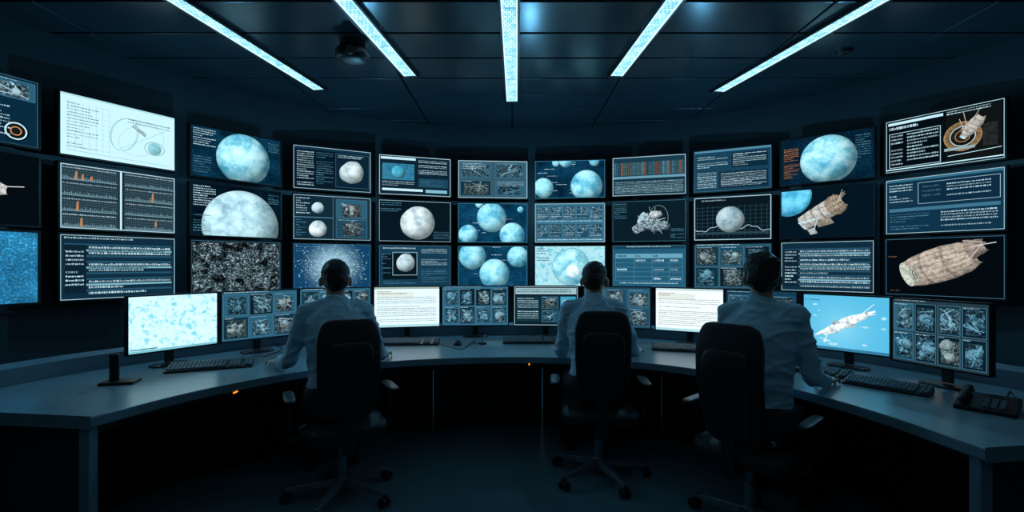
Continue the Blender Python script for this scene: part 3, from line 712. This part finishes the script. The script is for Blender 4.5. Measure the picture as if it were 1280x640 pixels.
Fc.append((3, 2, 1, 0)); fm.append(1); o = 4*(n-1); Fc.append((o, o+1, o+2, o+3)); fm.append(1)
wt = mk('worktop', [(v[0], v[1]-3.9, v[2]) for v in V], Fc, [M_DESK, M_DESKE], desk, fmat=fm, bevel=.005)
def mixc(t): return [inner[i].lerp(outer[i], t) for i in range(n)]
def ribbon(pts, z0, z1, th, name, mat, seam=False):
    g = G(); m_ = len(pts); VV = []; FF = []
    for i, p in enumerate(pts):
        t = (pts[min(m_-1, i+1)]-pts[max(0, i-1)]).normalized(); nr = Vector((-t.y, t.x))*th
        VV += [(p.x, p.y, z0), (p.x, p.y, z1), (p.x+nr.x, p.y+nr.y, z1), (p.x+nr.x, p.y+nr.y, z0)]
    for i in range(m_-1):
        o = 4*i
        for k in range(4): FF.append((o+k, o+4+k, o+4+(k+1) % 4, o+(k+1) % 4))
    FF.append((0, 1, 2, 3)); o = 4*(m_-1); FF.append((o+3, o+2, o+1, o))
    g.add(VV, FF); return dobj(g, name, mat, bevel=.003)
mid = mixc(.45)
for q in range(0, n-1, 9):
    seg = mid[q:min(n, q+10)]
    if len(seg) > 1:
        seg = [seg[0].lerp(seg[1], .03)]+seg[1:-1]+[seg[-1].lerp(seg[-2], .03)]
        ribbon(seg, 0.0, DZ-TH, .03, 'modesty_panel', M_PANEL)
ribbon(mixc(.80), DZ, DZ+.09, .18, 'back_shelf', M_DESKE)
ribbon(mixc(.06), DZ-TH-.05, DZ-TH, .03, 'edge_rail', M_PANEL)
for (cx, cy, ex, ey) in ((-1.80, 2.04, -2.90, 2.19), (1.68, 1.72, 2.90, 1.90)):
    sgn = -1 if cx < 0 else 1
    dobj(G().box((cx, cy, (DZ-TH)/2), (.045, .045, DZ-TH)), 'leg', M_DESKE, bevel=.004)
    d = Vector((ex-cx, ey-cy)); ang = math.atan2(d.y, d.x)
    dobj(G().box(((cx+ex)/2+.02*sgn, (cy+ey)/2+.02, (DZ-TH)/2+.02), (d.length-.06, .02, DZ-TH-.04), Matrix.Rotation(ang, 3, 'Z')), 'end_panel', M_PANEL, bevel=.003)
def edge_at(xpx):
    best = min(range(n), key=lambda i: abs(640+600*inner[i].x/inner[i].y-xpx)); return inner[best]
for xp in (290, 668):
    p = edge_at(xp); o = dobj(G().cyl((p.x, p.y-.003, DZ-.052), (p.x, p.y+.03, DZ-.052), .0045), 'indicator_light', M_ORANGE); o['label'] = 'small glowing orange indicator light'

# ------------------------------------------------------------ keyboards / mice / etc
def deskpt(x, y_, z=DZ):
    d = (CZ-z)*F/(y_-HOR); return ((x-640)/F*d, d)
def keyboard(X, Y, yaw, W_=.46, D_=.155):
    e = empty('keyboard', (X, Y, DZ), yaw, 'black full-size computer keyboard on the desk', 'keyboard', 'keyboards on the desk')
    g = G(); x0, x1, y0, y1 = -W_/2, W_/2, -D_/2, D_/2
    g.add([(x0, y0, 0.001), (x1, y0, 0.001), (x1, y1, 0.001), (x0, y1, 0.001), (x0, y0, .012), (x1, y0, .012), (x1, y1, .034), (x0, y1, .034)], [(3, 2, 1, 0), (4, 5, 6, 7), (0, 1, 5, 4), (1, 2, 6, 5), (2, 3, 7, 6), (3, 0, 4, 7)])
    g.ob('casing', M_BLACK, e, bevel=.004)
    g = G(); pr = (D_-.02)/6; k = W_/.43
    for r_ in range(6):
        yy = y0+.010+pr/2+r_*pr; zz = .012+(yy-y0)/D_*.022+.003
        u = x0+.012
        while u < x1-.02*k:
            w = .0155*k
            if r_ == 0 and abs(u+.08) < .01: w = .11*k
            if not (.075*k < u < .09*k or .145*k < u < .158*k): g.box((u+w/2, yy, zz+.003), (w, pr-.006, .010))
            u += w+.0035
    o = g.ob('keys', M_KEY, e, bevel=.0015); o['kind'] = 'stuff'; o['label'] = 'rows of dark grey keycaps'
    return e
for k in ((264, 460, .42), (513, 430, .08), (664, 428, 0), (855, 438, -.28)):
    a = deskpt(k[0], k[1]); keyboard(a[0], a[1], k[2])
keyboard(1.775, 2.83, -.9, .37, .125); keyboard(1.925, 2.47, -.9, .36, .125)
def mouse(x, y_, yaw):
    X, Y = deskpt(x, y_)
    e = empty('computer_mouse', (X, Y, DZ), yaw, 'small black computer mouse on the desk', 'mouse', 'mice on the desk')
    G().ell((0, 0, .001), (.031, .055, .034), e1=.8, e2=.85, fn=lambda v: (v.x*(1-.15*v.y/.055), v.y, max(0, v.z))).ob('body', M_BLACK, e, smooth=True)
    G().cyl((-.003, .03, .031), (.003, .03, .031), .008, n=14).ob('scroll_wheel', M_METAL, e)
for k in ((572, 431, 0), (735, 438, 0)): mouse(*k)
X, Y = deskpt(150, 479)
e = empty('handset_dock', (X, Y, DZ), .25, 'black upright communication handset standing on flat base', 'handset')
G().box((0, 0, .008), (.16, .10, .014)).ob('base', M_BLACK, e, bevel=.004)
G().box((-.035, .02, .085), (.045, .018, .14)).ob('handset', M_BLACK, e, bevel=.006)
X, Y = 2.09, 2.11
e = empty('desk_phone', (X, Y, DZ), -.9, 'black desk telephone with coiled cord', 'telephone')
g = G(); g.add([(-.1, -.09, 0.001), (.1, -.09, 0.001), (.1, .09, 0.001), (-.1, .09, 0.001), (-.1, -.09, .02), (.1, -.09, .02), (.1, .09, .055), (-.1, .09, .055)], [(3, 2, 1, 0), (4, 5, 6, 7), (0, 1, 5, 4), (1, 2, 6, 5), (2, 3, 7, 6), (3, 0, 4, 7)]); g.ob('body', M_BLACK, e, bevel=.005)
G().cap((-.07, -.07, .045), (-.07, .07, .072), .018, .018).ob('handset', M_BLACK, e, smooth=True)
g = G()
for i in range(4):
    for j in range(3): g.box((.0+j*.026, -.06+i*.022, .03+i*.0045), (.018, .014, .01))
g.ob('keypad', M_KEY, e)
def cable(name, pts, r=.003, label='thin black cable lying on the desk'):
    cu = bpy.data.curves.new(name, 'CURVE'); cu.dimensions = '3D'; cu.bevel_depth = r; cu.bevel_resolution = 2
    sp = cu.splines.new('POLY'); P = spline([Vector(p) for p in pts], 8); sp.points.add(len(P)-1)
    for q, p in zip(sp.points, P): q.co = (p.x, p.y, p.z, 1)
    cu.materials.append(M_BLACK)
    ob = bpy.data.objects.new(name, cu); sc.collection.objects.link(ob)
    dg = bpy.context.evaluated_depsgraph_get(); me = bpy.data.meshes.new_from_object(ob.evaluated_get(dg)); bpy.data.objects.remove(ob)
    o = bpy.data.objects.new(name, me); sc.collection.objects.link(o); o['label'] = label; o['category'] = 'cable'; o['group'] = 'cables on the desk'
def D3(x, y_, z=DZ+.004):
    a = deskpt(x, y_); return (a[0], a[1], z)
cable('cable', [D3(1258, 500), D3(1262, 490), D3(1268, 496), D3(1278, 508)])
cable('cable', [D3(328, 447), D3(345, 441), D3(352, 435), D3(340, 431)])
cable('cable', [D3(552, 431), D3(577, 437), D3(590, 428), D3(594, 430)])
X, Y = deskpt(603, 430)
e = empty('table_microphone', (X, Y, DZ), 0, 'small black gooseneck microphone on round foot', 'microphone')
G().cyl((0, 0, 0.001), (0, 0, .012), .035).ob('foot', M_BLACK, e, bevel=.003)
G().cyl((0, 0, .01), (0, -.01, .08), .004).ob('stem', M_METAL, e)
G().cap((0, -.01, .08), (0, -.02, .10), .009, .009).ob('capsule', M_BLACK, e, smooth=True)

# ------------------------------------------------------------ chairs
def chair(X, Y, yaw, label, bw=.175, bz=.77, bh=.27, rot=.35):
    e = empty('office_chair', (X, Y, 0), yaw, label, 'chair', 'office chairs at the desk')
    G().ell((0, .03, .405), (.235, .235, .05), e1=.5, e2=.45, nu=40, nv=16, fn=lambda v: (v.x, v.y, v.z-.012*max(0, v.y/.235)**2*2)).ob('seat', M_CHAIR, e, smooth=True)
    def bf(v):
        t = (v.z+bh)/(2*bh); w = .88+.14*math.sin(min(1, t*1.1)*math.pi*.62)-.16*max(0, t-.80)*3
        return (v.x*w, v.y+.55*v.x*v.x+.025*math.cos(t*5.5)-.04*t, v.z)
    G().ell((0, -.205, bz), (bw, .028, bh), e1=.28, e2=.35, nu=44, nv=30, fn=bf).ob('backrest', M_CHAIR, e, smooth=True)
    G().ell((0, -.236, bz-.04), (bw*.72, .016, bh*.72), e1=.3, e2=.35, nu=40, nv=24, fn=bf).ob('back_shell', M_BLACK, e, smooth=True)
    G().box((0, -.235, .44), (.06, .02, .22)).box((0, -.15, .345), (.06, .19, .02)).ob('back_support', M_DARKM, e, bevel=.005)
    for sg in (-1, 1):
        a = G().ell((sg*.272, -.01, .60), (.030, .125, .014), e1=.5, e2=.5).ob('armrest', M_BLACK, e, smooth=True)
        G().box((sg*.272, 0, .48), (.020, .05, .23)).box((sg*.245, 0, .37), (.075, .05, .018)).ob('armrest_post', M_BLACK, a, bevel=.005)
    G().cyl((0, 0, .10), (0, 0, .24), .028).cyl((0, 0, .24), (0, 0, .35), .019).box((0, 0, .35), (.2, .16, .025)).ob('gas_lift', M_METAL, e, bevel=.003)
    g = G(); g.cyl((0, 0, .065), (0, 0, .125), .045, .035)
    for k in range(5):
        a = 2*math.pi*k/5+rot; d = Vector((math.cos(a), math.sin(a), 0)); s_ = Vector((-d.y, d.x, 0))
        p0 = d*.03; p1 = d*.30; VV = []
        for p, w, z0, z1 in ((p0, .026, .075, .115), (p1, .017, .062, .082)):
            VV += [p+s_*w+Vector((0, 0, z0)), p-s_*w+Vector((0, 0, z0)), p-s_*w*.7+Vector((0, 0, z1)), p+s_*w*.7+Vector((0, 0, z1))]
        g.add(VV, [(0, 1, 2, 3), (7, 6, 5, 4), (0, 4, 5, 1), (1, 5, 6, 2), (2, 6, 7, 3), (3, 7, 4, 0)])
    b = g.ob('base', M_METAL, e, bevel=.003)
    for k in range(5):
        a = 2*math.pi*k/5+rot; d = Vector((math.cos(a), math.sin(a), 0)); s_ = Vector((-d.y, d.x, 0))
        c = d*.295+Vector((0, 0, .029))
        g = G(); g.cyl(c+s_*.010, c+s_*.026, .027, n=18); g.cyl(c-s_*.010, c-s_*.026, .027, n=18); g.cyl(c-s_*.012, c+s_*.012, .008); g.cyl(c+Vector((0, 0, .0)), c+Vector((0, 0, .045)), .008)
        g.ob('caster', M_BLACK, b)
    return e

# ------------------------------------------------------------ people
def person(X, Y, yaw, wl, wr, label, hairtype=0, lean=.05, head_yaw=0, head_pitch=0, shirt=M_SHIRT, hz=0.0):
    e = empty('person', (X, Y, 0), yaw, label, 'person')
    inv = Matrix.Rotation(-yaw, 4, 'Z') @ Matrix.Translation((-X, -Y, 0))
    def ln(z): return lean*max(0, z-.5)/.6
    ty = lambda z: ln(z)
    sh = {s_: Vector((s_*.162, ty(1.04), 1.035+hz)) for s_ in (-1, 1)}
    wr_ = {-1: inv @ Vector(wl), 1: inv @ Vector(wr)}
    el = {}; hd = {}
    for s_ in (-1, 1):
        S_ = sh[s_]; Wp = wr_[s_]; d = Wp-S_; L = d.length; L1, L2 = .29, .26
        if L > L1+L2-.004:
            k = (L+.004)/(L1+L2); L1 *= k; L2 *= k
        a = (L1*L1-L2*L2+L*L)/(2*L); h = math.sqrt(max(0, L1*L1-a*a))
        pole = Vector((s_*.22, -.25, -1)); dn = d.normalized(); pole = (pole-dn*pole.dot(dn)).normalized()
        el[s_] = S_+dn*a+pole*h
        f = Wp-el[s_]; f.z = 0; hd[s_] = f.normalized()
    hips = {s_: Vector((s_*.09, .0, .54)) for s_ in (-1, 1)}; kn = {s_: Vector((s_*.13, .42, .535)) for s_ in (-1, 1)}; an = {s_: Vector((s_*.13, .46, .10)) for s_ in (-1, 1)}
    HM = Matrix.Translation((0, ty(1.1)+.01, 1.12+hz)) @ Matrix.Rotation(head_yaw, 4, 'Z') @ Matrix.Rotation(head_pitch, 4, 'X')
    def torso(g, inf):
        g.loft([(0, 0, .445, .10, .08), (0, 0, .47, .155+inf, .12+inf), (0, 0, .54, .165+inf, .128+inf), (0, ty(.65), .65, .142+inf, .112+inf), (0, ty(.76), .76+hz*.5, .142+inf, .108+inf), (0, ty(.88), .88+hz, .158+inf, .118+inf), (0, ty(.97), .97+hz, .164+inf, .112+inf), (0, ty(1.04), 1.03+hz, .142+inf, .092+inf), (0, ty(1.08), 1.075+hz, .09+inf, .072+inf), (0, ty(1.1), 1.115+hz, .055+inf*.5, .055+inf*.5)], e=.9)
        for s_ in (-1, 1): g.cap((s_*.04, ty(1.05), 1.058+hz), sh[s_]+Vector((-s_*.01, 0, 0)), .046+inf, .046+inf)
    g = G(); torso(g, 0)
    hc = HM @ Vector((0, .03, .115))
    g.cap((0, ty(1.06), 1.06+hz), HM @ Vector((0, .01, .06)), .056, .052)
    HR = HM.to_3x3()
    def H(x, y_, z): return HM @ Vector((x, y_, z))
    g.ell(hc, (.076, .095, .098), HR, 24, 16); g.ell(H(0, .058, .045), (.054, .062, .058), HR); g.ell(H(0, .085, .02), (.03, .03, .025), HR)
    g.ell(H(0, .118, .075), (.014, .022, .016), HR); g.cap(H(0, .112, .11), H(0, .13, .08), .008, .012)
    g.ell(H(0, .108, .042), (.024, .012, .006), HR); g.ell(H(0, .108, .033), (.021, .012, .006), HR)
    for s_ in (-1, 1):
        g.ell(H(s_*.082, .012, .085), (.012, .019, .030), HR); g.ell(H(s_*.034, .10, .085), (.022, .018, .016), HR)
        g.cap(H(s_*.012, .118, .125), H(s_*.048, .108, .125), .008, .007)
        g.cap(sh[s_], el[s_], .044, .036); g.cap(el[s_], wr_[s_].lerp(el[s_], .1), .037, .026); g.cap(wr_[s_].lerp(el[s_], .12), wr_[s_], .026, .024)
        f = hd[s_]; up = Vector((0, 0, 1)); side = f.cross(up).normalized()*s_
        W0 = wr_[s_]; Mx = Matrix((side, f, up)).transposed()
        g.ell(W0+f*.048, (.040, .052, .015), Mx, 16, 10, .8, .7)
        for q, (o_, l_) in enumerate(((-.031, .070), (-.0105, .080), (.0105, .075), (.031, .058))):
            fd = (f+side*(q-1.5)*.09).normalized(); p = W0+f*.085+side*o_
            for (fr, pt) in ((.45, -.12), (.32, -.6), (.25, -1.05)):
                nx = p+(fd*math.cos(pt)+up*math.sin(pt))*l_*fr; g.cap(p, nx, .0085 if fr > .4 else .0078, .0075, 8); p = nx
        p = W0+f*.02-side*.032; td = (f*.75-side*.65).normalized()
        for (l_, pt) in ((.038, -.2), (.03, -.25)):
            nx = p+(td*math.cos(pt)+up*math.sin(pt))*l_; g.cap(p, nx, .011, .009, 8); p = nx; td = (f*.95-side*.2).normalized()
        g.cap(hips[s_], kn[s_], .078, .055); g.cap(kn[s_], an[s_], .052, .036); g.cap(an[s_], an[s_]+Vector((0, .12, -.06)), .035, .03)
    baked(g, 'body', M_SKIN, e, .006, 3)
    for s_ in (-1, 1):
        g = G(); g.ell(H(s_*.031, .112, .103), (.012, .010, .010)); g.ob('eye', M_EYE, e, smooth=True)
    g = G(); torso(g, .012)
    for s_ in (-1, 1):
        g.cap(sh[s_], el[s_], .054, .046, 18); wq = wr_[s_].lerp(el[s_], .24)
        g.cap(el[s_], wq, .046, .035, 18); g.cyl(wr_[s_].lerp(el[s_], .28), wr_[s_].lerp(el[s_], .10), .036, .034)
    nb = Vector((0, ty(1.1)+.0, 1.075+hz)); g.cyl(nb, nb+Vector((0, .012, .045)), .068, .061, 24)
    def wr_disp(co):
        q = noise.noise(co*6)*.006
        r1 = 1-abs(noise.noise(Vector((co.x*7+co.z*5, co.y*7, co.z*15-co.x*7))))*2.6
        r2 = 1-abs(noise.noise(Vector((co.x*9-co.z*6+9, co.y*9, co.z*9+co.x*5))))*2.8
        return q+max(0, r1)**2*.0075+max(0, r2)**2*.005-.003
    baked(g, 'shirt', shirt, e, .0075, 4, wr_disp)
    g = G(); cb = nb+Vector((0, .006, .018)); g.loft([(0, cb.y, cb.z-.02, .077, .075), (0, cb.y+.004, cb.z+.022, .066, .064), (0, cb.y+.006, cb.z+.024, .057, .057), (0, cb.y+.004, cb.z-.01, .058, .058)], e=1)
    g.ob('collar', shirt, e, smooth=True)
    g = G(); g.loft([(0, 0, .45, .12, .10), (0, 0, .47, .178, .145), (0, 0, .55, .185, .148), (0, .005, .64, .162, .132)], e=.9)
    for s_ in (-1, 1): g.cap(hips[s_], kn[s_], .088, .068); g.cap(kn[s_], an[s_]+Vector((0, 0, .0)), .066, .05)
    baked(g, 'trousers', M_TROU, e, .014, 3, lambda co: noise.noise(co*12)*.006)
    for s_ in (-1, 1):
        a = an[s_]; g = G(); g.cap((a.x, a.y-.02, .05), (a.x+s_*.01, a.y+.16, .04), .042, .038); g.cap((a.x, a.y, .09), (a.x, a.y+.05, .06), .045, .04)
        g.box((a.x+s_*.005, a.y+.065, .012), (.08, .27, .022)); baked(g, 'shoe', M_SHOE, e, .01, 3)
    g = G()
    if hairtype == 1:
        g.ell(H(0, .012, .142), (.086, .103, .092), HR, 28, 18, .92, .95); g.ell(H(0, -.020, .105), (.077, .077, .080), HR); g.ell(H(0, .03, .185), (.072, .085, .05), HR); g.ell(H(0, -.03, .065), (.055, .044, .038), HR)
        dsp = lambda co: noise.noise(co*34)*.008+noise.noise(co*90)*.004
    else:
        g.ell(H(0, .013, .138), (.080, .098, .084), HR, 24, 16); g.ell(H(0, -.020, .102), (.0735, .073, .076), HR, 24, 16); g.ell(H(0, -.032, .068), (.053, .040, .036), HR)
        dsp = lambda co: noise.noise(co*40)*.0025+noise.noise(Vector((co.x*120, co.y*120, co.z*60)))*.0012
    baked(g, 'hair', M_HAIR, e, .005, 4, dsp)
    return e
chair(-.965, 2.72, .50, 'black high-backed office chair holding a person in blue shirt', bw=.160, bz=.76)
person(X=-1.0, Y=2.74, yaw=.42, wl=(-1.43, 2.93, .715), wr=(-.86, 3.21, .715), label='seated person with short dark hair and light blue shirt, reaching', hz=0.01, head_yaw=.05, lean=.07)
chair(.54, 2.98, -.08, 'black high-backed office chair at the desk middle', bw=.158, bz=.78, rot=.1)
person(X=.52, Y=3.0, yaw=-.03, wl=(.36, 3.37, .715), wr=(.86, 3.33, .715), label='seated person with short dark hair and pale shirt, typing', head_yaw=-.3, head_pitch=-.1, hz=.0)
chair(1.18, 2.38, -.85, 'black high-backed office chair turned toward the desk', bw=.152, bz=.76, bh=.285, rot=.6)
person(X=1.21, Y=2.38, yaw=-.75, wl=(1.42, 2.76, .715), wr=(1.62, 2.48, .715), label='seated person with thick curly dark hair and grey-blue shirt', hairtype=1, shirt=M_SHIRT2, lean=.09, hz=.03, head_yaw=.3)

# ------------------------------------------------------------ added fill lights without fixtures: cool blue, in front of the video wall
for (x, y_, z, en) in ((-2.5, 3.7, 2.0, 13), (-1.5, 4.9, 2.1, 15), (.2, 5.3, 2.1, 16), (1.9, 4.8, 2.1, 15), (2.9, 3.6, 2.0, 13)):
    ld = bpy.data.lights.new('added_blue_fill', 'POINT'); ld.energy = en; ld.color = (.20, .64, 1.0); ld.shadow_soft_size = 0.0
    lo = bpy.data.objects.new('added_blue_fill', ld); sc.collection.objects.link(lo); lo.location = (x, y_, z)

w = bpy.data.worlds.new('world'); sc.world = w; w.use_nodes = True
w.node_tree.nodes['Background'].inputs[0].default_value = (.02, .05, .07, 1); w.node_tree.nodes['Background'].inputs[1].default_value = .1
cam = bpy.data.cameras.new('camera'); co = bpy.data.objects.new('camera', cam); sc.collection.objects.link(co)
co.location = (0, 0, CZ); co.rotation_euler = (math.pi/2, 0, 0); cam.sensor_width = 36; cam.clip_start = .05
cam.lens = 600/1280*36; cam.shift_y = 10/1280
sc.camera = co
